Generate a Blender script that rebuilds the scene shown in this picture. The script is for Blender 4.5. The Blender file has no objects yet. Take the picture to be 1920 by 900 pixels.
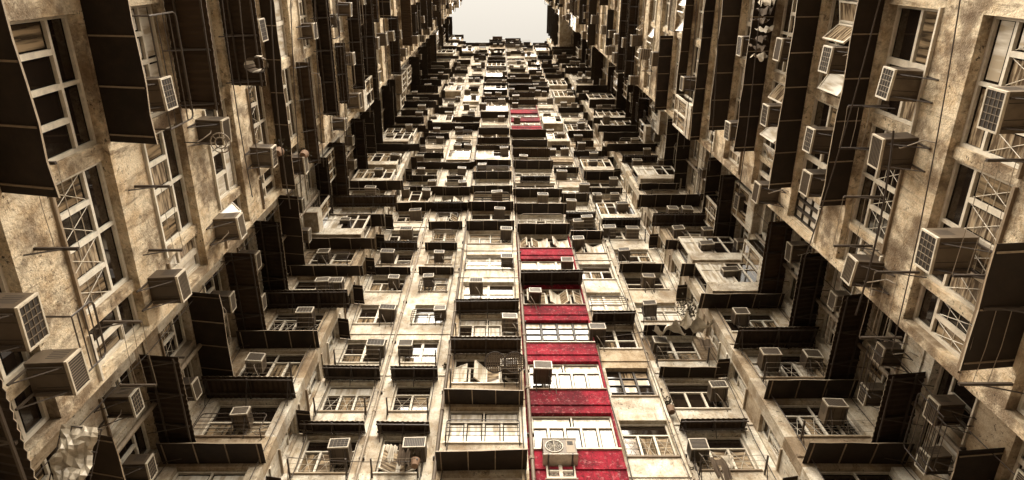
import bpy, math, random
from mathutils import Matrix, Vector
R = math.radians
rnd = random.Random(7)
scene = bpy.context.scene
COL = scene.collection
CAM_Z = 1.6

# ------------------------------------------------------------------ materials
def new_mat(name):
    m = bpy.data.materials.new(name); m.use_nodes = True
    nt = m.node_tree; nt.nodes.clear()
    out = nt.nodes.new('ShaderNodeOutputMaterial')
    b = nt.nodes.new('ShaderNodeBsdfPrincipled')
    nt.links.new(b.outputs[0], out.inputs[0])
    return m, nt, b

def N(nt, t, **kw):
    n = nt.nodes.new(t)
    for k, v in kw.items():
        if k in ('operation', 'blend_type', 'data_type', 'feature', 'noise_dimensions', 'wave_type', 'bands_direction', 'clamp_factor', 'use_clamp'):
            setattr(n, k, v)
        else:
            n.inputs[k.replace('_', ' ')].default_value = v
    return n

def ramp(nt, src, stops):
    r = nt.nodes.new('ShaderNodeValToRGB')
    e = r.color_ramp.elements
    while len(e) < len(stops): e.new(0.5)
    for i, (p, c) in enumerate(stops):
        e[i].position = p
        e[i].color = (c, c, c, 1) if not isinstance(c, tuple) else (*c, 1)
    nt.links.new(src, r.inputs[0])
    return r.outputs[0]

def mixc(nt, fac, a, b, blend='MIX'):
    m = nt.nodes.new('ShaderNodeMix'); m.data_type = 'RGBA'; m.blend_type = blend
    for sock, v in ((m.inputs[0], fac), (m.inputs[6], a), (m.inputs[7], b)):
        if isinstance(v, (int, float)): sock.default_value = v
        elif isinstance(v, tuple): sock.default_value = (*v, 1)
        else: nt.links.new(v, sock)
    return m.outputs[2]

def mapped(nt, scale, off=(0, 0, 0), obj=False):
    if obj:
        tc = nt.nodes.new('ShaderNodeTexCoord'); src = tc.outputs['Object']
    else:
        g = nt.nodes.new('ShaderNodeNewGeometry'); src = g.outputs['Position']
    mp = nt.nodes.new('ShaderNodeMapping')
    mp.inputs['Scale'].default_value = scale; mp.inputs['Location'].default_value = off
    nt.links.new(src, mp.inputs[0])
    return mp.outputs[0]

def noise(nt, vec, scale, detail=5, rough=.6, dist=0):
    n = N(nt, 'ShaderNodeTexNoise', Scale=scale, Detail=detail, Roughness=rough, Distortion=dist)
    nt.links.new(vec, n.inputs['Vector'])
    return n.outputs[0]

def plaster(name, light, mid, dark, stain=.5, speck=.5, bump=.25, off=(0, 0, 0), extra=None, bigs=.55, grain=.48):
    m, nt, b = new_mat(name)
    v = mapped(nt, (1, 1, 1), off)
    big = noise(nt, v, bigs, 7, .68)
    med = noise(nt, mapped(nt, (1, 1, .8), (3, 1, 7)), 2.6, 6, .7)
    streak = noise(nt, mapped(nt, (4.5, 4.5, .7), off), 1.0, 7, .72, .9)
    fine = noise(nt, v, 26, 4, .7)
    run = ramp(nt, noise(nt, mapped(nt, (8, 8, .8), (5, 5, 1)), 1.0, 6, .7, 1.2), [(.55, 0.0), (.70, .6)])
    f1 = ramp(nt, big, [(.47, 0.0), (.565, .75), (.68, 1.0)])
    f2 = ramp(nt, streak, [(.52, 0.0), (.66, .8), (.75, 1.0)])
    f3 = ramp(nt, med, [(.44, 0.0), (.62, 1.0)])
    c = mixc(nt, f3, light, mid)
    a = nt.nodes.new('ShaderNodeMath'); a.operation = 'MAXIMUM'
    nt.links.new(f1, a.inputs[0]); nt.links.new(f2, a.inputs[1])
    s = nt.nodes.new('ShaderNodeMath'); s.operation = 'MULTIPLY'; s.inputs[1].default_value = stain
    nt.links.new(a.outputs[0], s.inputs[0])
    c = mixc(nt, s.outputs[0], c, dark)
    c = mixc(nt, run, c, mixc(nt, .62, c, dark))
    # mould specks gathered in patches
    sp = ramp(nt, noise(nt, v, 11, 6, .8), [(.575, 0.0), (.615, 1.0)])
    pm = ramp(nt, noise(nt, mapped(nt, (1, 1, 1), (9, 4, 2)), 1.1, 4, .6), [(.44, 0.0), (.56, 1.0)])
    mu = nt.nodes.new('ShaderNodeMath'); mu.operation = 'MULTIPLY'
    nt.links.new(sp, mu.inputs[0]); nt.links.new(pm, mu.inputs[1])
    mu2 = nt.nodes.new('ShaderNodeMath'); mu2.operation = 'MULTIPLY'; mu2.inputs[1].default_value = speck
    nt.links.new(mu.outputs[0], mu2.inputs[0])
    c = mixc(nt, mu2.outputs[0], c, (.045, .03, .018))
    c = mixc(nt, grain, c, ramp(nt, fine, [(.32, .45), (.66, 1.0)]), 'MULTIPLY')
    if extra: c = extra(nt, c, v)
    nt.links.new(c, b.inputs['Base Color'])
    b.inputs['Roughness'].default_value = .9
    b.inputs['Specular IOR Level'].default_value = .2
    bp = nt.nodes.new('ShaderNodeBump'); bp.inputs['Strength'].default_value = bump; bp.inputs['Distance'].default_value = .05
    nt.links.new(mixc(nt, .5, fine, noise(nt, v, 8, 5, .7)), bp.inputs['Height'])
    nt.links.new(bp.outputs[0], b.inputs['Normal'])
    return m

def metal(name, cols, rough=.55, dirt=.5, spec=.4, scale=6, obj=True):
    """painted sheet metal; several tones, one picked per object"""
    m, nt, b = new_mat(name)
    oi = nt.nodes.new('ShaderNodeObjectInfo')
    st = [(i / max(1, len(cols) - 1) if len(cols) > 1 else 0, c) for i, c in enumerate(cols)]
    if len(cols) == 1: st = [(0, cols[0]), (1, cols[0])]
    base = ramp(nt, oi.outputs['Random'], st)
    v = mapped(nt, (1, 1, 1))
    d = ramp(nt, noise(nt, v, scale, 7, .7), [(.42, 0.0), (.7, 1.0)])
    mu = nt.nodes.new('ShaderNodeMath'); mu.operation = 'MULTIPLY'; mu.inputs[1].default_value = dirt
    nt.links.new(d, mu.inputs[0])
    c = mixc(nt, mu.outputs[0], base, (.055, .034, .02))
    nt.links.new(c, b.inputs['Base Color'])
    b.inputs['Roughness'].default_value = rough
    b.inputs['Specular IOR Level'].default_value = spec
    return m

def glass(name, col, rough, spec, pat=None, ior=1.5):
    m, nt, b = new_mat(name)
    v = mapped(nt, (1, 1, 1))
    c = col
    if pat:
        w = nt.nodes.new('ShaderNodeTexNoise'); w.inputs['Scale'].default_value = pat[1]; w.inputs['Detail'].default_value = 5
        mp = mapped(nt, pat[2]); nt.links.new(mp, w.inputs['Vector'])
        c = mixc(nt, ramp(nt, w.outputs[0], [(.42, 0.0), (.6, 1.0)]), col, pat[0])
        nt.links.new(c, b.inputs['Base Color'])
    else:
        b.inputs['Base Color'].default_value = (*col, 1)
    b.inputs['Roughness'].default_value = rough
    b.inputs['Specular IOR Level'].default_value = spec
    b.inputs['IOR'].default_value = ior
    bp = nt.nodes.new('ShaderNodeBump'); bp.inputs['Strength'].default_value = .08; bp.inputs['Distance'].default_value = .02
    nt.links.new(noise(nt, v, 1.6, 2, .5), bp.inputs['Height']); nt.links.new(bp.outputs[0], b.inputs['Normal'])
    return m

def peel(nt, c, v):
    f = ramp(nt, noise(nt, v, 9, 7, .8), [(.55, 0.0), (.63, 1.0)])
    mu = nt.nodes.new('ShaderNodeMath'); mu.operation = 'MULTIPLY'; mu.inputs[1].default_value = .5
    nt.links.new(f, mu.inputs[0])
    c = mixc(nt, mu.outputs[0], c, (.52, .22, .21))
    g = ramp(nt, noise(nt, mapped(nt, (1, 1, 1), (2, 8, 3)), 14, 6, .8), [(.56, 0.0), (.62, 1.0)])
    return mixc(nt, g, c, (.035, .012, .01))

M = {}
M['plaster_pale'] = plaster('pale_plaster', (.84, .76, .62), (.64, .525, .375), (.20, .12, .058), .66, .95, .4)
M['plaster_cream'] = plaster('cream_plaster', (.72, .62, .475), (.54, .42, .28), (.17, .10, .048), .72, .95, .5, (4, 2, 1))
M['plaster_rough'] = plaster('rough_plaster', (.86, .71, .50), (.66, .485, .295), (.105, .056, .025), .92, 1.0, 1.0, (1, 5, 8), None, .85, .36)
M['plaster_tan'] = plaster('tan_plaster', (.56, .44, .30), (.40, .29, .175), (.14, .08, .038), .75, .95, .5, (6, 3, 4))
M['plaster_red'] = plaster('red_paint', (.34, .016, .032), (.23, .012, .024), (.06, .006, .009), .85, .97, .6, (2, 2, 2), peel)
M['frame_white'] = metal('painted_white_frame', [(.84, .76, .62), (.70, .60, .46), (.80, .71, .57)], .5, .35, .4, 5)
M['frame_dark'] = metal('dark_steel_frame', [(.05, .038, .027)], .6, .3)
M['pane_dark'] = glass('dark_pane', (.014, .009, .006), .05, .6, None, 1.7)
M['pane_mid'] = glass('curtained_pane', (.05, .034, .02), .08, .6, ((.34, .24, .14), 1.3, (9, 9, .6)), 1.6)  # curtain folds; the same brown paints reflections into the near walls' glass
M['pane_grid'] = glass('papered_pane', (.10, .066, .04), .1, .6, ((.44, .33, .21), 2.2, (1.2, 1.2, 7)), 1.6)  # paper bands, serving near windows as painted brown reflections too
M['pane_white'] = glass('frosted_pane', (.78, .71, .60), .2, .5, ((.46, .37, .26), 1.2, (6, 6, .9)))
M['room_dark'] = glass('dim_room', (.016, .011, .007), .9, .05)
M['awning'] = metal('awning_sheet', [(.026, .018, .011), (.018, .012, .008), (.038, .026, .016)], .7, .5, .2, 3)
M['awning_rust'] = metal('corrugated_sheet', [(.035, .022, .013), (.022, .015, .009), (.07, .043, .024)], .75, .6, .2, 3)
M['edge'] = metal('bare_metal_edge', [(.46, .37, .26), (.30, .22, .14)], .5, .4)
M['rib'] = metal('painted_rib', [(.34, .25, .16), (.22, .155, .095), (.42, .32, .21)], .55, .4)
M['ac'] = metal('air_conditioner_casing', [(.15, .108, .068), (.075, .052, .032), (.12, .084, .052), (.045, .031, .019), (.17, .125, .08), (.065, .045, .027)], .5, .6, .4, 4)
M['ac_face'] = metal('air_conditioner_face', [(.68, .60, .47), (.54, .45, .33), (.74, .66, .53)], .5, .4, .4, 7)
M['ac_bar'] = metal('air_conditioner_bar', [(.22, .17, .11), (.12, .085, .055), (.32, .255, .18)], .5, .5)
M['ac_dark'] = metal('air_conditioner_inside', [(.03, .022, .015)], .7, .2)
M['condenser_paint'] = metal('condenser_paint', [(.16, .115, .072)], .5, .7)
M['steel'] = metal('dark_steel', [(.04, .028, .02), (.065, .046, .03)], .55, .3)
M['steel_pale'] = metal('galvanised_steel', [(.40, .33, .25), (.30, .24, .17)], .45, .4)
M['cloth_pale'] = metal('pale_cloth', [(.60, .52, .41), (.45, .37, .27)], .9, .25, .1)
M['cloth_dark'] = metal('dark_cloth', [(.07, .05, .035), (.12, .085, .055)], .9, .2, .1)
M['sheet_pale'] = metal('plastic_sheet', [(.66, .58, .46)], .3, .3, .5)
M['foil'] = metal('foil_sheet', [(.60, .51, .38)], .4, .6, .5)
M['leaf'] = metal('leaf', [(.055, .045, .026), (.08, .064, .036)], .7, .2, .2)
M['pot'] = metal('clay_pot', [(.22, .13, .075)], .8, .3)
M['pipe'] = metal('drain_pipe', [(.36, .28, .19), (.16, .115, .075)], .55, .5)
M['ground'] = plaster('paving', (.085, .065, .045), (.06, .046, .032), (.035, .026, .018), .5, .4, .3)

# ------------------------------------------------------------------ mesh builder
class MB:
    def __init__(s): s.v = []; s.f = []; s.m = []; s.mats = []
    def mi(s, k):
        if k not in s.mats: s.mats.append(k)
        return s.mats.index(k)
    def quad(s, pts, k):
        n = len(s.v); s.v += [tuple(p) for p in pts]; s.f.append(tuple(range(n, n + len(pts)))); s.m.append(s.mi(k))
    def hexa(s, p, k):
        n = len(s.v); s.v += [tuple(q) for q in p]; i = s.mi(k)
        for f in ((0, 3, 2, 1), (4, 5, 6, 7), (0, 1, 5, 4), (1, 2, 6, 5), (2, 3, 7, 6), (3, 0, 4, 7)):
            s.f.append(tuple(n + a for a in f)); s.m.append(i)
    def box(s, x0, x1, y0, y1, z0, z1, k, T=None):
        p = [(x0, y0, z0), (x1, y0, z0), (x1, y1, z0), (x0, y1, z0), (x0, y0, z1), (x1, y0, z1), (x1, y1, z1), (x0, y1, z1)]
        if T: p = [T(*q) for q in p]
        s.hexa(p, k)
    def tube(s, pts, r, k, n=6):
        pts = [Vector(p) for p in pts]; base = len(s.v); i = s.mi(k); prev = None
        for a, p in enumerate(pts):
            d = (pts[min(a + 1, len(pts) - 1)] - pts[max(a - 1, 0)]).normalized()
            if prev is None:
                e = Vector((0, 0, 1)) if abs(d.z) < .9 else Vector((1, 0, 0))
                u = d.cross(e).normalized()
            else:
                u = (prev - d * prev.dot(d)).normalized()
            prev = u; w = d.cross(u)
            for q in range(n):
                t = 2 * math.pi * q / n
                s.v.append(tuple(p + (u * math.cos(t) + w * math.sin(t)) * r))
        for a in range(len(pts) - 1):
            for q in range(n):
                s.f.append((base + a * n + q, base + a * n + (q + 1) % n, base + (a + 1) * n + (q + 1) % n, base + (a + 1) * n + q)); s.m.append(i)
        for end in (0, len(pts) - 1):
            s.f.append(tuple(base + end * n + q for q in range(n))); s.m.append(i)
    def mesh(s, name, smooth=False):
        me = bpy.data.meshes.new(name); me.from_pydata(s.v, [], s.f)
        for k in s.mats: me.materials.append(M[k])
        me.polygons.foreach_set('material_index', s.m)
        if smooth: me.polygons.foreach_set('use_smooth', [True] * len(s.f))
        me.update()
        return me

def link(name, me, parent=None):
    o = bpy.data.objects.new(name, me); COL.objects.link(o)
    if parent is not None: o.parent = parent
    return o

CACHE = {}
def cached(key, fn):
    if key not in CACHE: CACHE[key] = fn()
    return CACHE[key]

# ------------------------------------------------------------------ storeys
ZB = {}
for k in range(-4, 14): ZB[k] = 13.0 + 2.62 * k + CAM_Z
hgt = 2.7
for k in range(14, 40):
    ZB[k] = ZB[k - 1] + hgt; hgt = min(3.9, hgt + .2)
def storey_h(k): return ZB[k + 1] - ZB[k]
SILL = .92
def win_z(k, dz): return ZB[k] + dz + SILL
def win_h(k): return 1.46 * storey_h(k) / 2.62

class Face:
    """a vertical wall face; u runs along it, n points out of it, local x = u, local -y = n"""
    def __init__(s, kind, pos):
        s.kind = kind; s.pos = pos
        s.rot = {'back': 0, 'left': R(90), 'right': R(-90)}[kind]
    def P(s, u, d, z):
        if s.kind == 'back': return (u, s.pos - d, z)
        if s.kind == 'left': return (s.pos + d, u, z)
        return (s.pos - d, u, z)
    def place(s, o, u, d, z):
        o.location = s.P(u, d, z); o.rotation_euler = (0, 0, s.rot)

# ------------------------------------------------------------------ windows
def frame_bar(b, x0, x1, z0, z1, y0, k, dep=.06): b.box(x0, x1, y0, y0 + dep, z0, z1, k)

def win_mesh(style, w, h, rec, pv):
    """returns frame mesh, pane mesh, grille mesh or None, list of sash meshes"""
    r = random.Random(len(style) * 97 + pv * 31 + int(w * 50))
    fr, pa, gr, sashes = MB(), MB(), MB(), []
    kf = 'frame_dark' if style == 'grid' else 'frame_white'
    t = (.045 if rec < .16 else .06) if style != 'grid' else .03
    y = rec
    x0, x1 = -w / 2, w / 2
    frame_bar(fr, x0, x1, 0, t, y, kf); frame_bar(fr, x0, x1, h - t, h, y, kf)
    frame_bar(fr, x0, x0 + t, t, h - t, y, kf); frame_bar(fr, x1 - t, x1, t, h - t, y, kf)
    fr.box(x0 - .04, x1 + .04, -.055, rec + .01, -.05, -.003, 'frame_white' if pv % 3 else 'rib')      # sill
    cells = []
    if style in ('transom', 'open'):
        n = max(2, round(w / .49)); zt = h * .66
        frame_bar(fr, x0 + t, x1 - t, zt, zt + t, y - .004, kf, .064)
        m = max(1, n // 2)
        for i in range(1, m): 
            c = x0 + w * i / m; frame_bar(fr, c - t / 2, c + t / 2, zt + t, h - t, y, kf)
        for i in range(m): cells.append((x0 + w * i / m, x0 + w * (i + 1) / m, zt + t, h - t, 't'))
        for i in range(1, n):
            c = x0 + w * i / n; frame_bar(fr, c - t * .7, c + t * .7, t, zt, y - .002, kf, .062)
        for i in range(n): cells.append((x0 + w * i / n, x0 + w * (i + 1) / n, t, zt, 'c'))
    elif style == 'grid':
        nx, nz = max(3, round(w / .5)), 4
        for i in range(1, nx):
            c = x0 + w * i / nx; frame_bar(fr, c - t, c + t, t, h - t, y - .003, kf)
        for j in range(1, nz):
            c = h * j / nz; frame_bar(fr, x0 + t, x1 - t, c - t * .5, c + t * .5, y, kf, .05)
        for i in range(nx):
            for j in range(nz): cells.append((x0 + w * i / nx, x0 + w * (i + 1) / nx, h * j / nz, h * (j + 1) / nz, 'g'))
    else:                                                            # sliding: two or three tall lights
        n = max(2, round(w / .8)); zt = h * .5
        for i in range(1, n):
            c = x0 + w * i / n; frame_bar(fr, c - t, c + t, t, h - t, y - .003, kf, .064)
        frame_bar(fr, x0 + t, x1 - t, zt - t * .6, zt + t * .6, y, kf, .055)
        for i in range(n):
            cells.append((x0 + w * i / n, x0 + w * (i + 1) / n, t, zt, 'c')); cells.append((x0 + w * i / n, x0 + w * (i + 1) / n, zt, h - t, 't'))
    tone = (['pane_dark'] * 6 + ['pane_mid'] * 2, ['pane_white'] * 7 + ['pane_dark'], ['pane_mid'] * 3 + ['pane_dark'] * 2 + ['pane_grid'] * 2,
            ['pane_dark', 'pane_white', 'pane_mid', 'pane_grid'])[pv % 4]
    opened = []
    for (a, c, z0, z1, kd) in cells:
        k = r.choice(tone)
        if kd == 't' and pv % 4 in (0, 2) : k = 'pane_dark'
        if style == 'open' and kd == 'c':
            opened.append((a, c, z0, z1, k)); continue
        mg = t * .7 + .03
        pa.quad([(a + mg, y + .035, z0 + mg), (c - mg, y + .035, z0 + mg), (c - mg, y + .035, z1 - mg), (a + mg, y + .035, z1 - mg)], k)
    if True:
        pa.quad([(x0, y + .055, 0), (x1, y + .055, 0), (x1, y + .055, h), (x0, y + .055, h)], 'room_dark')  # near-black backing: paints the unlit room and shadow lines round the panes
        for i, (a, c, z0, z1, k) in enumerate(opened):
            ang = R([-38, 30, -24, 46, -12, 35][(i + pv) % 6]); hw = c - a
            hinge = a + .02 if ang < 0 else c - .02
            sgn = 1 if ang < 0 else -1
            sb = MB()
            def T(x, yy, z, ang=ang, hinge=hinge, sgn=sgn):
                return (hinge + sgn * (x * math.cos(ang) ) + yy * math.sin(abs(ang)) * sgn, y - .01 - x * math.sin(abs(ang)) + yy * math.cos(ang), z)
            q = hw - .05; s_ = .04
            sb.box(0, q, -.02, .02, z0 + .01, z0 + s_, 'frame_white', T); sb.box(0, q, -.02, .02, z1 - s_, z1 - .01, 'frame_white', T)
            sb.box(0, s_, -.02, .02, z0 + s_, z1 - s_, 'frame_white', T); sb.box(q - s_, q, -.02, .02, z0 + s_, z1 - s_, 'frame_white', T)
            sb.quad([T(s_, 0, z0 + s_), T(q - s_, 0, z0 + s_), T(q - s_, 0, z1 - s_), T(s_, 0, z1 - s_)], 'pane_white' if r.random() < .5 else 'pane_grid')
            sashes.append(sb.mesh('sash'))
    grille = None
    if style in ('transom', 'slide') and pv % 3 == 0 and pv < 8:
        for (a, c, z0, z1, kd) in cells:
            if kd != 'c': continue
            a2, c2 = a + .06, c - .06
            nb = 4
            for j in range(1, nb):
                zz = z0 + (z1 - z0) * j / nb
                gr.tube([(a2, y + .02, zz), (c2, y + .02, zz)], .007, kf, 4)
            gr.tube([(a2, y + .02, z0 + .05), ((a2 + c2) / 2, y + .02, (z0 + z1) / 2), (a2, y + .02, z1 - .05)], .007, kf, 4)
            gr.tube([(c2, y + .022, z0 + .05), ((a2 + c2) / 2, y + .022, (z0 + z1) / 2), (c2, y + .022, z1 - .05)], .007, kf, 4)
        grille = gr.mesh('window_grille')
    return fr.mesh('window'), pa.mesh('pane'), grille, sashes

def add_window(tower, face, u, z, w, h, style, pv, rec):
    w = round(w, 2); h = round(h, 1)
    key = ('win', style, w, h, round(rec, 2), pv)
    fr, pa, gr, sa = cached(key, lambda: win_mesh(style, w, h, rec, pv))
    o = link('window', fr, tower); face.place(o, u, 0, z)
    link('pane', pa, o)
    if gr: link('window_grille', gr, o)
    for s_ in sa: link('sash', s_, o)
    if style == 'open': o['label'] = 'window with its casements swung open'
    elif style == 'grid': o['label'] = 'window of small panes in a dark steel grid'
    return o

# ------------------------------------------------------------------ apartment blocks
REG = []                                                             # every loose thing, for the visibility check and the labels
def empty(name, loc=(0, 0, 0)):
    o = bpy.data.objects.new(name, None); o.location = loc; COL.objects.link(o); return o

TH = .34
def block(label, faces, z_top, k0, k1, mat, core, dz=0, style_fn=None, bands=True, pier=0, hs=1):
    """faces: [(Face, u0, u1, [(uc, w)], rec)]"""
    t = empty('apartment_block')
    t['label'] = label; t['category'] = 'building'; t['group'] = 'blocks of flats round the courtyard'
    wb = MB(); brnd = random.Random(len(label))
    for fi, (face, u0, u1, cols, rec) in enumerate(faces):
        T = lambda u, d, z, f=face: f.P(u, d, z)
        def wall(a, c, z0, z1, d0=-TH, d1=0, k=None):
            if c - a > .01 and z1 - z0 > .01: wb.box(a, c, d0, d1, z0, z1, k or mat(z0), T)
        wall(u0, u1, 0, win_z(k0, dz))
        for k in range(k0, k1 + 1):
            z0 = win_z(k, dz); z1 = z0 + round(win_h(k) * hs, 1)
            mk = mat(z0); mk2 = mat(z1)
            e = u0
            here = [(ci, uc, w) for ci, (uc, w) in enumerate(cols) if not (pier and k > 22 and ci == 0)]
            for (ci, uc, w) in here:
                w = round(w, 2)
                wall(e, uc - w / 2, z0, z1, d1=-pier if e > u0 else 0, k=mk); e = uc + w / 2
            wall(e, u1, z0, z1, k=mk)
            zt = win_z(k + 1, dz) if k < k1 else z_top
            wall(u0, u1, z1, zt, k=mk2)
            if bands and brnd.random() < .55:                                                 # slab edge standing a little proud
                zs = z1 + (zt - z1) * .30
                wall(u0 + .005, u1 - .005, zs, zs + .09, .001, .04, k=mk2)
            for ci, uc, w in here:
                st, pv = style_fn(fi, ci, k)
                add_window(t, face, uc, z0, w, z1 - z0, st, pv, rec)
    for (x0, x1, y0, y1, ztop) in core: wb.box(x0, x1, y0, y1, 0, ztop, mat(0))
    link('wall', wb.mesh('wall'), t)
    return t

def parapet(t, x0, x1, y0, y1, z0, z1, k):
    b = MB(); b.box(x0, x1, y0, y1, z0, z1, k); b.box(x0 - .05, x1 + .05, y0 - .05, y1 + .05, z1, z1 + .12, 'plaster_cream'); link('parapet', b.mesh('parapet'), t)

F_T1 = Face('back', 11.3); F_T1s = Face('left', -5.75)
F_T2 = Face('back', 12.5); F_T3 = Face('back', 11.5); F_T4 = Face('back', 11.7); F_T5 = Face('back', 11.95)
F_T6 = Face('back', 12.4); F_T7 = Face('back', 11.3); F_T7s = Face('right', 7.3)
F_LN = Face('left', -6.3); F_LF = Face('left', -8.3); F_RN = Face('right', 7.2); F_RF = Face('right', 9.9)
SDZ = .22                                                             # the side walls' floors sit a little higher

def styler(seed, fixed=None, weights=(('transom', 6), ('slide', 3), ('open', 1.2), ('grid', 1)), white=.45):
    rr = random.Random(seed)
    pool = [s_ for s_, n in weights for _ in range(int(n * 10))]
    memo = {}
    def fn(fi, ci, k):
        if fixed and (fi, ci, k) in fixed: return fixed[(fi, ci, k)]
        if (fi, ci, k) not in memo:
            st = rr.choice(pool)
            pv = rr.choice([1, 5, 9]) if rr.random() < white else rr.choice([0, 2, 3, 6, 7, 4, 8, 10])
            memo[(fi, ci, k)] = (st, pv)
        return memo[(fi, ci, k)]
    return fn

prnd = random.Random(3)
pale = lambda z: prnd.choice(['plaster_pale'] * 6 + ['plaster_cream'] * 2 + ['plaster_tan'])
cream = lambda z: prnd.choice(['plaster_pale'] * 3 + ['plaster_cream'] * 4 + ['plaster_tan'] * 2)
rough = lambda z: 'plaster_rough'
def red(z):
    h = z - CAM_Z
    if h < 27.2 or 47.5 < h < 57: return 'plaster_red'
    return 'plaster_pale'

KB1 = 29
TOP = ZB[29] + 3.4
TOWERS = {}
TOWERS['T1'] = block('cream corner block of the back wall where it meets the left wall', [(F_T1, -8.3, -5.75, [(-6.95, 1.75)], .14), (F_T1s, 11.65, 12.5, [(12.08, .7)], .1)],
    TOP - .6, -2, KB1, cream, [(-8.3, -6.1, 11.65, 20, TOP - .6)], 0, styler(1, white=.12))
TOWERS['T2'] = block('flat pale block of the back wall beside the left corner block', [(F_T2, -5.75, -1.55, [(-4.75, 1.45), (-2.75, 1.15)], .14)],
    TOP - .4, -2, KB1, pale, [(-6.1, -1.55, 12.85, 20, TOP - .4)], 0, styler(2, {(0, 0, 0): ('transom', 6), (0, 1, 0): ('open', 1), (0, 0, 1): ('transom', 3), (0, 1, 1): ('transom', 6)}, white=.15))
TOWERS['T3'] = block('projecting back wall block with wide dark awnings just left of the red block', [(F_T3, -1.55, .70, [(-.45, 1.95)], .14)],
    TOP + .7, -2, KB1, cream, [(-1.55, .70, 11.85, 20, TOP + .7)], 0,
    styler(3, {(0, 0, 0): ('transom', 1), (0, 0, 1): ('open', 2), (0, 0, 2): ('transom', 5), (0, 0, 3): ('slide', 1), (0, 0, 4): ('slide', 5), (0, 0, 5): ('transom', 3)}, white=.5))
TOWERS['T4'] = block('tall back wall block with red painted storeys', [(F_T4, .72, 3.15, [(1.98, 2.24)], .12)],
    TOP + .3, -2, KB1, red, [(.72, 3.15, 12.05, 20, TOP + .3)], 0,
    styler(4, {(0, 0, -1): ('slide', 0), (0, 0, 0): ('transom', 1), (0, 0, 1): ('transom', 9), (0, 0, 2): ('grid', 1), (0, 0, 3): ('open', 3), (0, 0, 4): ('slide', 5), (0, 0, 5): ('open', 0), (0, 0, 13): ('grid', 1), (0, 0, 14): ('transom', 1), (0, 0, 15): ('grid', 5)}, white=.6))
TOWERS['T5'] = block('narrow pale block of the back wall just right of the red block', [(F_T5, 3.15, 4.8, [(4.0, 1.35)], .14)],
    TOP - .5, -2, KB1, pale, [(3.15, 4.8, 12.3, 20, TOP - .5)], 0, styler(5, {(0, 0, -1): ('transom', 6), (0, 0, 0): ('transom', 6), (0, 0, 1): ('grid', 3), (0, 0, 2): ('slide', 2), (0, 0, 3): ('slide', 1), (0, 0, 4): ('transom', 4)}, white=.4))
TOWERS['T6'] = block('recessed pale block of the back wall beside the right corner block', [(F_T6, 4.8, 7.3, [(6.05, 1.6)], .14)],
    TOP - .3, -2, KB1, pale, [(4.8, 7.65, 12.75, 20, TOP - .3)], 0, styler(6, {(0, 0, -1): ('transom', 4), (0, 0, 0): ('transom', 6), (0, 0, 1): ('transom', 8)}, white=.15))
TOWERS['T7'] = block('cream corner block of the back wall where it meets the right wall', [(F_T7, 7.3, 9.9, [(8.55, 1.8)], .14), (F_T7s, 11.65, 12.4, [(12.02, .62)], .1)],
    TOP + .4, -2, KB1, cream, [(7.65, 9.9, 11.65, 20, TOP + .4)], 0, styler(8, {(0, 0, -1): ('transom', 2), (0, 0, 0): ('transom', 6), (0, 0, 1): ('transom', 3), (0, 0, 2): ('transom', 2)}, white=.12))
HS = 117.5
KS = 31
sidew = (('transom', 8), ('slide', 3), ('open', .6), ('grid', .6))
TOWERS['LN'] = block('rough plastered left wall block standing close to the viewer', [(F_LN, -.3, 6.2, [(1.72, 1.98), (4.05, 2.16), (5.7, .74)], .17)],
    HS, -4, KS, rough, [(-16, -6.64, -.3, 6.2, HS)], SDZ, styler(11, {(0, 0, -2): ('transom', 4), (0, 1, -2): ('transom', 6), (0, 1, -1): ('transom', 2), (0, 0, -1): ('transom', 9)}, sidew, .2), False, .1, 1.1)
TOWERS['LF'] = block('left wall block set back behind the rough plastered one', [(F_LF, 6.2, 11.3, [(8.95, 1.1), (10.4, 1.1)], .18)],
    HS - 1, -3, KS, cream, [(-16, -8.64, 6.2, 20, HS - 1)], SDZ, styler(12, None, sidew, .25), True)
TOWERS['RN'] = block('rough plastered right wall block standing close to the viewer', [(F_RN, -.3, 6.1, [(1.75, 2.0), (4.0, 2.1), (5.55, .74)], .17)],
    HS, -4, KS, rough, [(7.54, 16, -.3, 6.1, HS)], SDZ, styler(13, {(0, 0, -2): ('transom', 3), (0, 0, -1): ('slide', 2), (0, 1, -2): ('transom', 6), (0, 1, -1): ('transom', 0)}, sidew, .35), False, .1, 1.1)
TOWERS['RF'] = block('right wall block set back behind the rough plastered one', [(F_RF, 6.1, 11.3, [(8.95, 1.1), (10.4, 1.1)], .18)],
    HS - 1, -3, KS, cream, [(10.24, 16, 6.1, 20, HS - 1)], SDZ, styler(14, None, sidew, .25), True)
for key, (a, c, y, zt) in {'T3': (-1.4, .2, 11.7, TOP + .7), 'T4': (1.0, 2.6, 11.9, TOP + .3), 'T7': (8.3, 9.8, 11.5, TOP + .4), 'T1': (-8.0, -6.4, 11.5, TOP - .6), 'T2': (-4.9, -3.4, 12.7, TOP - .4)}.items():
    parapet(TOWERS[key], a, c, y, y + 1.6, zt, zt + 1.1, 'plaster_cream')

# ------------------------------------------------------------------ loose things
def reg(o, kind, tw, col, k, **kw):
    REG.append(dict(o=o, kind=kind, tw=tw, col=col, k=k, **kw)); return o

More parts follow.
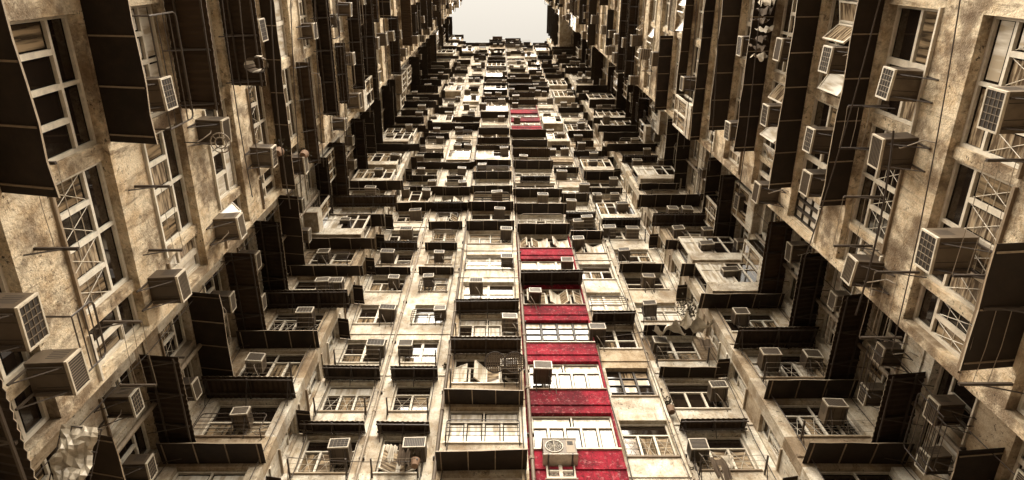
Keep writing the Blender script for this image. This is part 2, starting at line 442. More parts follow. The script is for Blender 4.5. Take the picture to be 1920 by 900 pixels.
# --- window air conditioners
def ac_mesh(w, h, d, v):
    c, g, br = MB(), MB(), MB()
    bv = .012
    # chamfered casing: rear at y=.02, front at y=-d
    ring = lambda y, e: [(-w / 2 + e, y, e), (w / 2 - e, y, e), (w / 2 - e, y, h - e), (-w / 2 + e, y, h - e)]
    rs = [ring(.02, 0), ring(-d + bv, 0), ring(-d, bv)]
    for a in range(2):
        for i in range(4):
            j = (i + 1) % 4
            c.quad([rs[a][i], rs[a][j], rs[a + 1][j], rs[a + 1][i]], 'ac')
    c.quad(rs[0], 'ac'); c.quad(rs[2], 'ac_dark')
    for sx in (-1, 1):                                               # side louvres
        for j in range(5):
            z = h * .3 + j * .045; x = sx * (w / 2 + .002)
            c.quad([(x, -d + .1, z), (x, -d + .34, z), (x, -d + .34, z + .018), (x, -d + .1, z + .018)], 'ac_dark')
    for xx in (-w * .18, w * .22):                                   # underside seams
        c.quad([(xx, -d + .05, -.002), (xx + .012, -d + .05, -.002), (xx + .012, -.06, -.002), (xx, -.06, -.002)], 'ac_dark')
    y = -d - .012; f = .024
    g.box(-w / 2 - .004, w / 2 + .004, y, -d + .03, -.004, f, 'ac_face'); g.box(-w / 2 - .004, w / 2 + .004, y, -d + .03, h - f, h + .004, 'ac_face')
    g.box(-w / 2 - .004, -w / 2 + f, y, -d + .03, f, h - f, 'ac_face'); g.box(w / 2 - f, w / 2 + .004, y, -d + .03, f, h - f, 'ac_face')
    if v == 0:
        for j in range(1, 7): z = f + (h - 2 * f) * j / 7; g.box(-w / 2 + f, w / 2 - f, y + .004, -d - .001, z - .007, z + .007, 'ac_bar')
    elif v == 1:
        for j in range(1, 4): z = f + (h - 2 * f) * j / 4; g.box(-w / 2 + f, w / 2 - f, y + .004, -d - .001, z - .005, z + .005, 'ac_bar')
        for j in range(1, 5): x = -w / 2 + f + (w - 2 * f) * j / 5; g.box(x - .005, x + .005, y + .002, -d - .002, f, h - f, 'ac_bar')
    else:
        for j in range(1, 12): x = -w / 2 + f + (w - 2 * f) * j / 12; g.box(x - .006, x + .006, y + .004, -d - .001, f, h - f, 'ac_bar')
    for x in (0,):
        br.box(x - .016, x + .016, -d * .92, .0, -.035, -.004, 'steel'); br.box(x - .014, x + .014, -.03, 0, -.4, -.036, 'steel')
        br.tube([(x, -d * .85, -.03), (x, -.02, -.38)], .011, 'steel', 4)
    return c.mesh('air_conditioner'), g.mesh('grille'), br.mesh('bracket')

def add_ac(face, u, z, tw, col, k, size=None, v=None, near=True, d_off=0):
    size = size or rnd.choice([(.5, .34, .5), (.54, .36, .56), (.44, .31, .46), (.6, .38, .52), (.48, .40, .42)])
    v = rnd.randrange(3) if v is None else v
    c, g, b = cached(('ac', size, v), lambda: ac_mesh(*size, v))
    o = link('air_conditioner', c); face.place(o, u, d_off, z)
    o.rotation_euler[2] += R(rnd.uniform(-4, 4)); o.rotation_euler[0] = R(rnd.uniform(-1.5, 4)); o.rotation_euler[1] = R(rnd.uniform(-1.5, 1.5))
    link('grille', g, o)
    if near:
        for sx in (-1, 1): link('bracket', b, o).location = (sx * size[0] * .36, 0, 0)
        if rnd.random() < .4:                                        # drip hose
            x = rnd.uniform(-.2, .2)
            def hose():
                h = MB(); h.tube([(x, -.3, 0), (x + .02, -.34, -.12), (x + .12, -.22, -.24), (x + .2, -.08, -.3), (x + .22, -.02, -.55)], .012, 'steel_pale', 5); return h.mesh('drip_hose', True)
            link('drip_hose', hose(), o)
    o['category'] = 'air conditioner'; o['group'] = 'window air conditioners on the courtyard walls'
    return reg(o, 'ac', tw, col, k, v=v, face=face, size=size)

# --- awnings
def awning_mesh(L, p, kind):
    b = MB(); drop = .09 * p / .55
    if kind == 'flat':
        ar = random.Random(int(L * 10) * 7 + int(p * 100)); n = max(3, int(L / .45)); zs = [ar.uniform(-.022, .010) for _ in range(n + 1)]; ys = [ar.uniform(-.02, .012) for _ in range(n + 1)]
        for i in range(n):
            x0, x1 = -L / 2 + L * i / n, -L / 2 + L * (i + 1) / n
            a0, a1, q0, q1 = -drop + zs[i], -drop + zs[i + 1], -p + ys[i], -p + ys[i + 1]
            b.quad([(x0, q0, a0 - .012), (x0, 0, -.012), (x1, 0, -.012), (x1, q1, a1 - .012)], 'awning'); b.quad([(x0, q0, a0), (x1, q1, a1), (x1, 0, 0), (x0, 0, 0)], 'awning')
            b.quad([(x0, q0, a0 - .026), (x1, q1, a1 - .026), (x1, q1, a1 + .006), (x0, q0, a0 + .006)], 'edge' if ar.random() < .75 else 'rib')
        for x, i in ((-L / 2, 0), (L / 2, n)): b.quad([(x, -p + ys[i], -drop + zs[i] - .012), (x, 0, -.012), (x, 0, 0), (x, -p + ys[i], -drop + zs[i])], 'awning')
    else:
        n = max(8, int(L / .036)); n += n % 2
        a = .014
        for i in range(n):
            xs = [-L / 2 + L * (i + q) / n for q in (0, 1)]
            hs = [a * math.sin((i + q) * math.pi / 2) for q in (0, 1)]
            b.quad([(xs[0], -p, -drop + hs[0]), (xs[1], -p, -drop + hs[1]), (xs[1], 0, hs[1]), (xs[0], 0, hs[0])], 'awning_rust')
        # thickness lip that catches light
        for i in range(n):
            xs = [-L / 2 + L * (i + q) / n for q in (0, 1)]
            hs = [a * math.sin((i + q) * math.pi / 2) for q in (0, 1)]
            b.quad([(xs[0], -p, -drop + hs[0]), (xs[1], -p, -drop + hs[1]), (xs[1], -p, -drop + hs[1] + .012), (xs[0], -p, -drop + hs[0] + .012)], 'edge')
    return b.mesh('awning')

def rib_mesh(p, kind):
    b = MB(); drop = .09 * p / .55
    if kind == 'flat':
        b.hexa([(-.012, -p * .97, -drop - .034), (.012, -p * .97, -drop - .034), (.012, -.02, -.036), (-.012, -.02, -.036), (-.012, -p * .97, -drop - .013), (.012, -p * .97, -drop - .013), (.012, -.02, -.014), (-.012, -.02, -.014)], 'rib')
    else:
        b.hexa([(-.02, -p * .95, -drop - .06), (.02, -p * .95, -drop - .06), (.02, -.01, -.06), (-.02, -.01, -.06), (-.02, -p * .95, -drop - .018), (.02, -p * .95, -drop - .018), (.02, -.01, -.018), (-.02, -.01, -.018)], 'steel')
        b.tube([(0, -p * .85, -drop - .05), (0, -.03, -.42)], .013, 'steel', 4)
    return b.mesh('rib')

def rail_mesh(L, p):
    b = MB(); drop = .09 * p / .55
    b.box(-L / 2, L / 2, -p * .93, -p * .93 + .035, -drop - .095, -drop - .061, 'steel'); b.box(-L / 2, L / 2, -p * .3, -p * .3 + .035, -.14, -.09, 'steel')
    return b.mesh('support_rail')

def add_awning(face, u, z, L, p, kind, tw, col, k, near=True):
    L = round(L, 1); p = round(p, 2)
    o = link('awning', cached(('aw', L, p, kind), lambda: awning_mesh(L, p, kind))); face.place(o, u, .001, z)
    o.rotation_euler[1] = R(rnd.uniform(-1.5, 1.5)); o.rotation_euler[0] = R(rnd.uniform(-4, 5))
    n = max(2, round(L / (.85 if kind == 'flat' else 1.0)) + 1)
    if near or k < 10:
        for i in range(n):
            r_ = link('rib', cached(('rib', p, kind), lambda: rib_mesh(p, kind)), o)
            r_.location = (-L / 2 + .12 + (L - .24) * i / (n - 1), 0, 0)
        if kind != 'flat': link('support_rail', cached(('rail', L, p), lambda: rail_mesh(L, p)), o)
    o['category'] = 'awning'; o['group'] = 'metal awnings over the windows'
    return reg(o, 'awning', tw, col, k, style=kind, L=L, face=face)

# --- drying racks and guards
def rack_mesh(L, p, h, kind):
    b = MB(); r = .012
    if kind == 'guard':                                              # bent tube guard with level bars
        c = .08
        b.tube([(-L / 2, 0, 0), (-L / 2, -p, .0), (-L / 2, -p, h - c), (-L / 2 + c * .4, -p, h - c * .3), (-L / 2 + c, -p, h), (L / 2 - c, -p, h), (L / 2 - c * .4, -p, h - c * .3), (L / 2, -p, h - c), (L / 2, -p, 0), (L / 2, 0, 0)], r * 1.3, 'steel', 6)
        for j in range(4):
            z = h * j / 4; b.tube([(-L / 2, -p, z), (L / 2, -p, z)], r, 'steel', 4)
    elif kind == 'loop':                                             # flat loop held level, with rails
        c = .12
        b.tube([(-L / 2, 0, 0), (-L / 2, -p + c, 0), (-L / 2 + c * .3, -p + c * .3, 0), (-L / 2 + c, -p, 0), (L / 2 - c, -p, 0), (L / 2 - c * .3, -p + c * .3, 0), (L / 2, -p + c, 0), (L / 2, 0, 0)], r * 1.2, 'steel_pale', 6)
        for j in range(1, 5): b.tube([(-L / 2, -p * j / 5, 0), (L / 2, -p * j / 5, 0)], r * .7, 'steel_pale', 4)
    else:                                                            # two arms and lines between them
        for sx in (-1, 1):
            x = sx * L / 2
            b.box(x - .02, x + .02, -p, 0, -.02, .02, 'steel'); b.tube([(x, -p * .7, 0), (x, 0, -.22)], r, 'steel', 4)
        for j in range(3):
            y = -p + p * .28 * j; b.tube([(-L / 2, y, .028), (0, y, .0), (L / 2, y, .028)], .006, 'steel_pale', 4)
    return b.mesh('drying_rack')

def add_rack(face, u, z, L, p, h, kind, tw, col, k, d0=0):
    L = round(L, 1); p = round(p, 2)
    o = link('drying_rack', cached(('rack', L, p, h, kind), lambda: rack_mesh(L, p, h, kind))); face.place(o, u, d0, z)
    o['category'] = 'drying rack'; o['group'] = 'steel racks and guards at the windows'
    return reg(o, 'rack', tw, col, k, style=kind, face=face)

# ------------------------------------------------------------------ enclosed balconies standing out of the walls
def balcony(tower, face, u, z, w, h, d, pv):
    w = round(w, 1); h = round(h, 1); d = round(d, 1)
    def make():
        b, g = MB(), MB(); zs = .7; t = .05
        b.box(-w / 2, w / 2, -d, -.002, 0, .08, 'plaster_cream'); b.box(-w / 2, w / 2, -d, -.002, h, h + .07, 'plaster_cream')
        b.box(-w / 2, w / 2, -d, -d + .07, .081, zs, 'plaster_pale')
        for sx in (-1, 1):
            xa, xb = sorted((sx * w / 2, sx * (w / 2 - .07)))
            b.box(xa, xb, -d + .071, -.002, .081, zs, 'plaster_pale'); b.box(xa, xb, -d, -d + .07, zs + .001, h - .001, 'frame_white')
            b.box(xa, xb, -.08, -.003, zs + .001, h - .001, 'frame_white')
            g.quad([(sx * (w / 2 - .03), -d + .07, zs), (sx * (w / 2 - .03), -.08, zs), (sx * (w / 2 - .03), -.08, h), (sx * (w / 2 - .03), -d + .07, h)], 'pane_dark')
        n = max(2, round(w / .5)); zt = zs + (h - zs) * .66
        for i in range(1, n):
            c = -w / 2 + w * i / n; b.box(c - .03, c + .03, -d + .004, -d + .06, zs + .001, h - .001, 'frame_white')
        b.box(-w / 2 + .071, w / 2 - .071, -d + .008, -d + .056, zt, zt + .05, 'frame_white')
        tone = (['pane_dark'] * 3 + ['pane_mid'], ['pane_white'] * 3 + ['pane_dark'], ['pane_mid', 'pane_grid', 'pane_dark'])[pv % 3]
        r = random.Random(pv)
        for i in range(n):
            a, c = -w / 2 + w * i / n, -w / 2 + w * (i + 1) / n
            for z0, z1 in ((zs, zt), (zt, h)): g.quad([(a, -d + .035, z0), (c, -d + .035, z0), (c, -d + .035, z1), (a, -d + .035, z1)], r.choice(tone))
        return b.mesh('enclosed_balcony'), g.mesh('pane')
    b, g = cached(('bal', w, h, d, pv), make)
    o = link('enclosed_balcony', b, tower); face.place(o, u, 0, z); link('pane', g, o)
BAL = set()
bal_rnd = random.Random(21)
for (tw, ci, face, uc, w, n0) in [('T1', 0, F_T1, -6.95, 2.1, 5), ('T2', 0, F_T2, -4.75, 1.7, 6), ('T2', 1, F_T2, -2.75, 1.5, 6), ('T3', 0, F_T3, -.45, 2.1, 6), ('T5', 0, F_T5, 4.0, 1.5, 5), ('T6', 0, F_T6, 6.05, 1.9, 4), ('T7', 0, F_T7, 8.55, 2.2, 3),
                                  ('LN', 2, F_LN, 5.5, 1.2, 3), ('LF', 0, F_LF, 9.0, 1.4, 3), ('LF', 1, F_LF, 10.4, 1.2, 3), ('RN', 2, F_RN, 5.4, 1.2, 3), ('RF', 0, F_RF, 9.0, 1.4, 3), ('RF', 1, F_RF, 10.4, 1.2, 3)]:
    for k in range(n0, KB1):
        if (tw in ('T1', 'T7') and k in (3, 4)) or bal_rnd.random() < .24:
            dz = SDZ if tw[0] in 'LR' else 0
            balcony(TOWERS[tw], face, uc, ZB[k] + dz + .1, w, storey_h(k) * .86, bal_rnd.choice([.3, .4, .6]), bal_rnd.randrange(3)); BAL.add((tw, ci, k))

# ------------------------------------------------------------------ what hangs on the back wall
def head_z(k, dz): return win_z(k, dz) + round(win_h(k), 1)
# column: tower, name of the column, face, centre, width, floor shift, awning length
BACK = [('T1', 0, F_T1, -6.95, 1.75, 2.5), ('T2', 0, F_T2, -4.75, 1.45, 1.8), ('T2', 1, F_T2, -2.75, 1.15, 1.5), ('T3', 0, F_T3, -.45, 1.95, 2.2),
        ('T4', 0, F_T4, 1.98, 2.24, 2.4), ('T5', 0, F_T5, 4.0, 1.35, 1.5), ('T6', 0, F_T6, 6.05, 1.6, 1.9), ('T7', 0, F_T7, 8.6, 1.8, 2.5)]
# storey by storey where the photo shows it: awning kind, its reach; air conditioner offsets; rack
SPEC = {
 ('T1', 0): {-1: ('flat', .5, [], None), 0: ('corr', .6, [.2], 'guard'), 1: ('flat', .5, [-.35], 'line'), 2: ('corr', .6, [.45], 'line'), 3: (None, 0, [.45, .9], 'line'), 4: (None, 0, [-.2], 'guard'), 5: ('flat', .5, [.1], None)},
 ('T2', 0): {-1: ('corr', .6, [], None), 0: ('corr', .5, [.45], 'line'), 1: ('corr', .6, [], 'line'), 2: (None, 0, [.5], 'line'), 3: (None, 0, [.5], None), 4: ('flat', .4, [.35], None), 5: ('corr', .5, [-.3], None)},
 ('T2', 1): {-1: ('flat', .45, [.1], None), 0: ('corr', .5, [.45], 'line'), 1: ('corr', .6, [], 'line'), 2: (None, 0, [-.5], 'line'), 3: (None, 0, [.5], 'guard'), 4: ('flat', .4, [-.2], 'guard'), 5: ('flat', .45, [.0], None)},
 ('T3', 0): {-1: ('flat', .75, [], None), 0: ('flat', .6, [], 'guard'), 1: ('corr', .7, [.75], 'line'), 2: ('corr', .65, [.75], 'line'), 3: (None, 0, [-.45], None), 4: (None, 0, [.72], 'guard'), 5: ('flat', .5, [.7], None), 6: ('flat', .55, [.4], None), 7: ('flat', .5, [.3], 'loop')},
 ('T4', 0): {-1: (None, 0, [], None), 0: (None, 0, [], None), 1: (None, 0, [-.72], None), 2: (None, 0, [], None), 3: ('corr', .75, [-.7], None), 4: (None, 0, [.75], None), 5: ('flat', .6, [], None), 6: ('flat', .6, [], 'loop'), 7: ('flat', .55, [.2], None), 12: ('flat', .6, [], None), 13: (None, 0, [], None), 14: (None, 0, [-.7], None), 15: (None, 0, [], None), 16: ('corr', .5, [-.7], None)},
 ('T5', 0): {-1: (None, 0, [], 'loop'), 0: (None, 0, [], None), 1: (None, 0, [], None), 2: ('corr', .65, [-.72], None), 3: (None, 0, [], 'guard'), 4: (None, 0, [], None), 5: ('flat', .5, [-.5], None)},
 ('T6', 0): {-1: ('flat', .5, [-.1], 'line'), 0: ('corr', .45, [-.72], 'line'), 1: ('flat', .45, [.6], None), 2: ('flat', .5, [-.6], 'line'), 3: (None, 0, [-.4], 'guard'), 4: ('flat', .5, [.0], None), 5: (None, 0, [-.5], None)},
 ('T7', 0): {-1: ('flat', .55, [.4], None), 0: ('flat', .5, [.2], 'line'), 1: ('corr', .7, [-.55, .75], 'line'), 2: ('flat', .5, [-.5], None), 3: (None, 0, [-.1], 'guard'), 4: ('flat', .5, [-.3], None)},
}
for (tw, ci, face, uc, w, L) in BACK:
    for k in range(-1, KB1 + 1):
        sp = SPEC.get((tw, ci), {}).get(k)
        if sp is None:
            pr = {'T5': .55, 'T2': .66}.get(tw, .76) + (.15 if 5 <= k <= 11 else 0)
            kind = (('flat' if rnd.random() < .72 else 'corr') if rnd.random() < pr else None)
            acs = ([rnd.uniform(-.5, -.1) * w] if rnd.random() < .4 else []) + ([rnd.uniform(.1, .5) * w] if rnd.random() < .4 else [])
            rk = rnd.choice(['guard', 'loop', 'line']) if rnd.random() < .4 else None
            sp = (kind, rnd.uniform(.38, .62), acs, rk)
        kind, p, acs, rk = sp
        if tw in ('T1', 'T7') and k < 3: p += .17
        if (tw, ci, k) in BAL: rk = None
        z0 = win_z(k, 0)
        if k >= 3 and tw in ('T1', 'T7') and rnd.random() < .8: kind, p = kind or 'flat', rnd.uniform(.45, .75)
        wide = k >= 5 and tw == 'T2' and ci == 0 and rnd.random() < .35
        if kind and wide: add_awning(face, -3.65, head_z(k, 0) + .2, 4.0, p, kind, tw, ci, k, k < 7)
        elif kind: add_awning(face, uc + ({'T1': .2, 'T7': -.2}.get(tw, 0) if k >= 2 else 0), head_z(k, 0) + .13, L * (1 if k < 2 else (1.18 if tw in ('T1', 'T7') else 1)) * (1 if k < 6 else rnd.choice([.7, 1, 1, 1.08] if tw != 'T2' else [.7, 1, 1.15])), p, kind, tw, ci, k, k < 7)
        for a in acs: add_ac(face, uc + a, z0 + rnd.uniform(.1, .5), tw, ci, k, None, None, k < 6, .3 if (tw, ci, k) in BAL else 0)
        if rk == 'guard': add_rack(face, uc, z0 - .12, w * .95, .34, .62, 'guard', tw, ci, k)
        elif rk == 'loop': add_rack(face, uc, z0 + .12, w * .9, .6, 0, 'loop', tw, ci, k)
        elif rk == 'line': add_rack(face, uc, z0 - .16, w * 1.05, .62, 0, 'line', tw, ci, k)
# awnings and air conditioners on the little return walls
for k in range(-1, KB1 + 1):
    if rnd.random() < .62: add_awning(F_T1s, 12.08, head_z(k, 0) + .12, .8, .4, 'flat', 'T1s', 0, k, False)
    if rnd.random() < .62: add_awning(F_T7s, 12.02, head_z(k, 0) + .12, .7, .4, 'flat', 'T7s', 0, k, False)

# ------------------------------------------------------------------ what hangs on the side walls
# rows: tower, column, face, centre along the wall, width; the right face runs the other way
sgn = {'LN': 1, 'LF': 1, 'RN': 1, 'RF': 1}
def side_aw(tw, ci, face, y0, y1, k, p, kind, near=True):
    add_awning(face, sgn[tw] * (y0 + y1) / 2, head_z(k, SDZ) + (.24 if tw[1] == 'N' else .13), y1 - y0, p, kind, tw, ci, k, near)
def side_ac(tw, ci, face, y, z, k, size=None, v=None, near=True): add_ac(face, sgn[tw] * y, z, tw, ci, k, size, v, near)
for k in range(-4, KS):
    z0 = win_z(k, SDZ); hi = k >= 1
    # rough left block
    if k <= 0: side_aw('LN', 0, F_LN, -.6, 2.72, k, .85, 'flat' if k < -1 else 'corr')
    elif rnd.random() < .62: side_aw('LN', 0, F_LN, .6 + (k > 4) * .6, rnd.choice([2.8, 5.1, 6.1]), k, rnd.uniform(.35, .65), rnd.choice(['flat', 'flat', 'corr']), k < 7)
    elif rnd.random() < .5: side_aw('LN', 1, F_LN, 2.9, rnd.choice([5.2, 6.1]), k, rnd.uniform(.35, .65), rnd.choice(['flat', 'corr']), k < 7)
    # rough right block
    if k == -3: side_aw('RN', 1, F_RN, 3.35, 5.3, k, .8, 'flat')
    elif k in (-1, 0, 1): side_aw('RN', 0, F_RN, -.5, (4.75, 5.2, 5.0)[k + 1], k, (.55, .6, .6)[k + 1], 'flat')
    elif k > 1 and rnd.random() < .62: side_aw('RN', 0, F_RN, .6 + (k > 4) * .6, rnd.choice([2.8, 5.0, 6.0]), k, rnd.uniform(.35, .65), rnd.choice(['flat', 'flat', 'corr']), k < 7)
    elif k > 1 and rnd.random() < .5: side_aw('RN', 1, F_RN, 2.9, rnd.choice([5.1, 6.0]), k, rnd.uniform(.35, .65), rnd.choice(['flat', 'corr']), k < 7)
    # blocks set back
    for tw, face in (('LF', F_LF), ('RF', F_RF)):
        if k >= -2 and (k <= 2 and k != (1 if tw == 'RF' else 9) or rnd.random() < .62):
            side_aw(tw, 0, face, (8.35, 8.8)[tw == 'RF'] if k < 0 else 8.1, 11.25, k, (.95 if k < 3 else rnd.uniform(.55, .95)), 'corr' if k in (-1, 1, 2) or rnd.random() < .4 else 'flat', k < 7)
        for ci, y in ((0, 8.95), (1, 10.4)):
            if k >= -2 and rnd.random() < (.6 if k < 6 else .45): side_ac(tw, ci, face, y + rnd.uniform(-.3, .3), z0 + rnd.uniform(-.1, .4), k, None, None, k < 6)
        if k >= -2 and rnd.random() < .5: add_rack(face, sgn[tw] * 9.6, z0 - .1, 1.2, .55, .6, rnd.choice(['guard', 'line', 'loop']), tw, 0, k)
big = (.52, .36, .54)
for (tw, ci, face, y, h, v, size) in [
    ('LN', 1, F_LN, 4.1, 7.2, 1, (.6, .4, .56)), ('LN', 2, F_LN, 5.2, 7.75, 2, big), ('LN', 0, F_LN, 2.15, 11.65, 1, (.54, .38, .58)), ('LN', 1, F_LN, 3.3, 13.9, 0, big), ('LN', 0, F_LN, 1.6, 17.0, 1, big),
    ('LN', 2, F_LN, 5.5, 13.9, 0, big), ('LN', 1, F_LN, 4.6, 16.6, 1, big), ('LN', 2, F_LN, 5.6, 19.2, 2, big), ('LN', 2, F_LN, 5.5, 10.95, 0, big),
    ('RN', 0, F_RN, 2.0, 11.75, 1, big), ('RN', 0, F_RN, 1.85, 9.0, 1, (.56, .38, .58)), ('RN', 1, F_RN, 3.1, 11.5, 0, (.56, .38, .58)), ('RN', 1, F_RN, 4.15, 9.5, 1, (.6, .42, .6)),
    ('RN', 2, F_RN, 5.5, 11.6, 0, big), ('RN', 1, F_RN, 3.6, 14.2, 1, big), ('RN', 0, F_RN, 1.9, 14.1, 1, big), ('RN', 1, F_RN, 4.5, 14.0, 0, big), ('RN', 0, F_RN, 2.0, 16.6, 0, big), ('RN', 0, F_RN, 2.2, 19.3, 2, big),
    ('RN', 1, F_RN, 3.6, 16.8, 1, big), ('RN', 1, F_RN, 4.6, 19.4, 1, big), ('RN', 2, F_RN, 5.6, 16.6, 0, big)]:
    k = max(kk for kk in ZB if ZB[kk] + SDZ <= h + CAM_Z + .1)
    side_ac(tw, ci, face, y, h + CAM_Z - .2, k, size, v)
for k in range(3, KS):
    for tw, face in (('LN', F_LN), ('RN', F_RN)):
        for ci, y in ((0, 1.9), (1, 4.0), (2, 5.5)):
            if k > 6 and ci == 0: continue
            if rnd.random() < .5: side_ac(tw, ci, face, y + rnd.uniform(-.4, .3), win_z(k, SDZ) + rnd.uniform(-.1, .5), k, None, None, k < 6)
            if rnd.random() < .3: add_rack(face, sgn[tw] * y, win_z(k, SDZ) - .12, 1.3, .5, .6, rnd.choice(['guard', 'line', 'loop']), tw, ci, k)
add_awning(F_LN, 5.2, 6.5 + CAM_Z, 2.0, .7, 'corr', 'LN', 1, -4)
# racks placed where the photo shows them
add_rack(F_LN, 1.8, win_z(-1, SDZ) + .1, 1.9, .5, .95, 'guard', 'LN', 0, -1)
add_rack(F_LN, 4.9, 7.95 + CAM_Z, .9, .5, .5, 'guard', 'LN', 1, -3)
for (y, h, k) in ((3.0, 8.3, -3), (4.2, 11.0, -1), (5.9, 9.3, -2)): add_rack(F_LN, y, h + CAM_Z, 1.2, .6, 0, 'line', 'LN', 1, k)
for (y, h, k, L) in ((2.9, 12.4, -1, .8), (3.3, 8.6, -2, 1.7), (5.6, 10.4, -2, 1.3), (4.6, 11.9, -1, 1.0), (4.9, 7.9, -3, 1.2)): add_rack(F_RN, y, h + CAM_Z, L, .75, 0, 'line', 'RN', 1, k)
add_rack(F_RF, 9.6, win_z(-1, SDZ), 1.5, .6, .9, 'guard', 'RF', 0, -1); add_rack(F_LF, 9.4, win_z(-2, SDZ), 1.2, .5, .9, 'guard', 'LF', 0, -2)

# ------------------------------------------------------------------ single things
def single(o, label, cat, group=None):
    o['label'] = label; o['category'] = cat
    if group: o['group'] = group
    return o
# outdoor condenser on the red spandrel
cb, cg = MB(), MB()
cb.box(-.42, .42, -.36, -.04, 0, .58, 'condenser_paint'); cb.box(-.44, .44, -.38, -.02, .581, .60, 'ac_face'); cb.box(-.44, .44, -.38, -.02, -.02, -.001, 'ac_face')
ring = [(-.14 + .22 * math.cos(t * math.pi / 14), -.372, .29 + .22 * math.sin(t * math.pi / 14)) for t in range(29)]
fan = MB(); fan.quad([(x, -.364, z) for x, y, z in ring[:-1]], 'ac_dark')
for q in range(5):
    a = q * 2 * math.pi / 5
    fan.quad([(-.14 + .03 * math.cos(a), -.367, .29 + .03 * math.sin(a)), (-.14 + .19 * math.cos(a - .3), -.367, .29 + .19 * math.sin(a - .3)), (-.14 + .2 * math.cos(a + .35), -.369, .29 + .2 * math.sin(a + .35))], 'ac')
cg.tube(ring, .014, 'ac_face', 5)
for q in range(1, 4): cg.tube([(-.14 + .055 * q * math.cos(t * math.pi / 10), -.374, .29 + .055 * q * math.sin(t * math.pi / 10)) for t in range(21)], .006, 'ac_face', 4)
for q in range(4): a = q * math.pi / 4; cg.tube([(-.14 - .21 * math.cos(a), -.376, .29 - .21 * math.sin(a)), (-.14 + .21 * math.cos(a), -.376, .29 + .21 * math.sin(a))], .006, 'ac_face', 4)
cp = MB(); cp.box(.16, .38, -.366, -.3605, .06, .52, 'rib'); cp.box(.2, .34, -.371, -.3665, .34, .48, 'ac_dark')
cond = link('condenser_unit', cb.mesh('condenser_unit'))
link('fan', fan.mesh('fan'), cond); link('fan_guard', cg.mesh('fan_guard'), cond); link('side_panel', cp.mesh('side_panel'), cond)
for sx in (-.3, .3):
    b = MB(); b.box(sx - .02, sx + .02, -.4, 0, -.06, -.022, 'steel'); b.tube([(sx, -.36, -.05), (sx, -.01, -.4)], .013, 'steel', 4); link('bracket', b.mesh('bracket'), cond)
o = add_window(TOWERS['T4'], F_T4, 1.5, 12.82 + CAM_Z, .72, .5, 'slide', 0, -.05); o['label'] = 'small two-light window under the condenser unit'
F_T4.place(cond, 1.5, 0, win_z(0, 0) - .62); single(cond, 'wide condenser unit with a round fan below the lowest big window of the red block', 'condenser unit')
# two round trays hung at the second window of the block beside the red one
for i, (u, lab) in enumerate(((-.15, 'round wire drying tray, paler of the two hung at the window beside the red block'), (.42, 'round dark drying tray, hung next to the red block'))):
    b = MB(); rr = .30
    b.tube([(rr * math.cos(t * math.pi / 12), 0, rr * math.sin(t * math.pi / 12)) for t in range(25)], .02, 'steel', 5)
    w_ = MB()
    for q in range(-4, 5):
        x = q * .065; zz = math.sqrt(max(0, rr * rr - x * x))
        w_.box(x - .017, x + .017, -.006, .004, -zz, zz, 'cloth_dark'); w_.box(-zz, zz, -.012, -.0065, x - .014, x + .014, 'cloth_dark')
    o = link('drying_tray', b.mesh('drying_tray')); link('weave', w_.mesh('weave'), o)
    F_T3.place(o, u, .66, win_z(1, 0) + .12); o.rotation_euler[0] = R(48); single(o, lab, 'tray', 'round trays hung by the red block')

# cloth: a sagging folded sheet built as a real surface with thickness
def cloth_mesh(w, h, seed, mat, outline=None, amp=.05, n=14):
    r = random.Random(seed); b = MB()
    ph = [r.uniform(0, 6.28) for _ in range(6)]; fq = [r.uniform(4, 11) for _ in range(6)]
    def pt(i, j):
        x = w * (i / n - .5); z = -h * j / n
        y = amp * (.5 + j / n) * (math.sin(fq[0] * x / w * 2 + ph[0]) + .6 * math.sin(fq[1] * x / w * 2 + 3 * j / n + ph[1])) + amp * .5 * math.sin(fq[2] * j / n + ph[2])
        x *= 1 - .18 * (j / n) * math.sin(ph[3] + j / n * 3)
        return (x, y, z + .03 * math.sin(fq[3] * x / w + ph[4]))
    for i in range(n):
        for j in range(n):
            if outline and not outline(i / (n - 1), j / (n - 1)): continue
            f = [pt(i, j), pt(i + 1, j), pt(i + 1, j + 1), pt(i, j + 1)]
            b.quad(f, mat); b.quad([(x, y + .006, z) for x, y, z in reversed(f)], mat)
    return b.mesh('cloth', True)
shirt = lambda a, c: (c < .38) or (.22 < a < .78)
trousers = lambda a, c: c < .3 or abs(a - .5) > .08
def hang(face, u, d, z, w, h, seed, mat, kind, label, cat, group='clothes hung out to dry', out=None, rx=0, rz=0, amp=.05):
    o = link(kind, cloth_mesh(w, h, seed, mat, out, amp)); face.place(o, u, d, z); o.rotation_euler[0] = rx; o.rotation_euler[2] += rz
    single(o, label, cat, group); return o
hang(F_T2, -2.9, .45, win_z(0, 0) + .55, .32, .6, 1, 'cloth_pale', 'shirt', 'pale shirt hanging at the window between flat wall and grey block', 'shirt', out=shirt)
hang(F_T2, -2.55, .45, win_z(0, 0) + .6, .34, .75, 2, 'cloth_dark', 'towel', 'dark towel hanging next to the pale shirt', 'towel')
hang(F_T6, 5.6, .5, win_z(0, 0) - .1, .36, .8, 3, 'cloth_dark', 'trousers', 'dark trousers hung below the window of the recessed wall', 'trousers', out=trousers)
hang(F_T6, 5.9, .45, win_z(0, 0) + .05, .3, .5, 4, 'cloth_pale', 'shirt', 'pale shirt next to dark trousers on the recessed wall', 'shirt', out=shirt)
hang(F_T6, 5.75, .55, win_z(2, 0) + .9, 1.0, .7, 5, 'sheet_pale', 'plastic_sheet', 'crumpled pale plastic sheet over an air conditioner on the recessed wall', 'plastic sheet', 'loose plastic sheets', rx=R(-50), amp=.12)
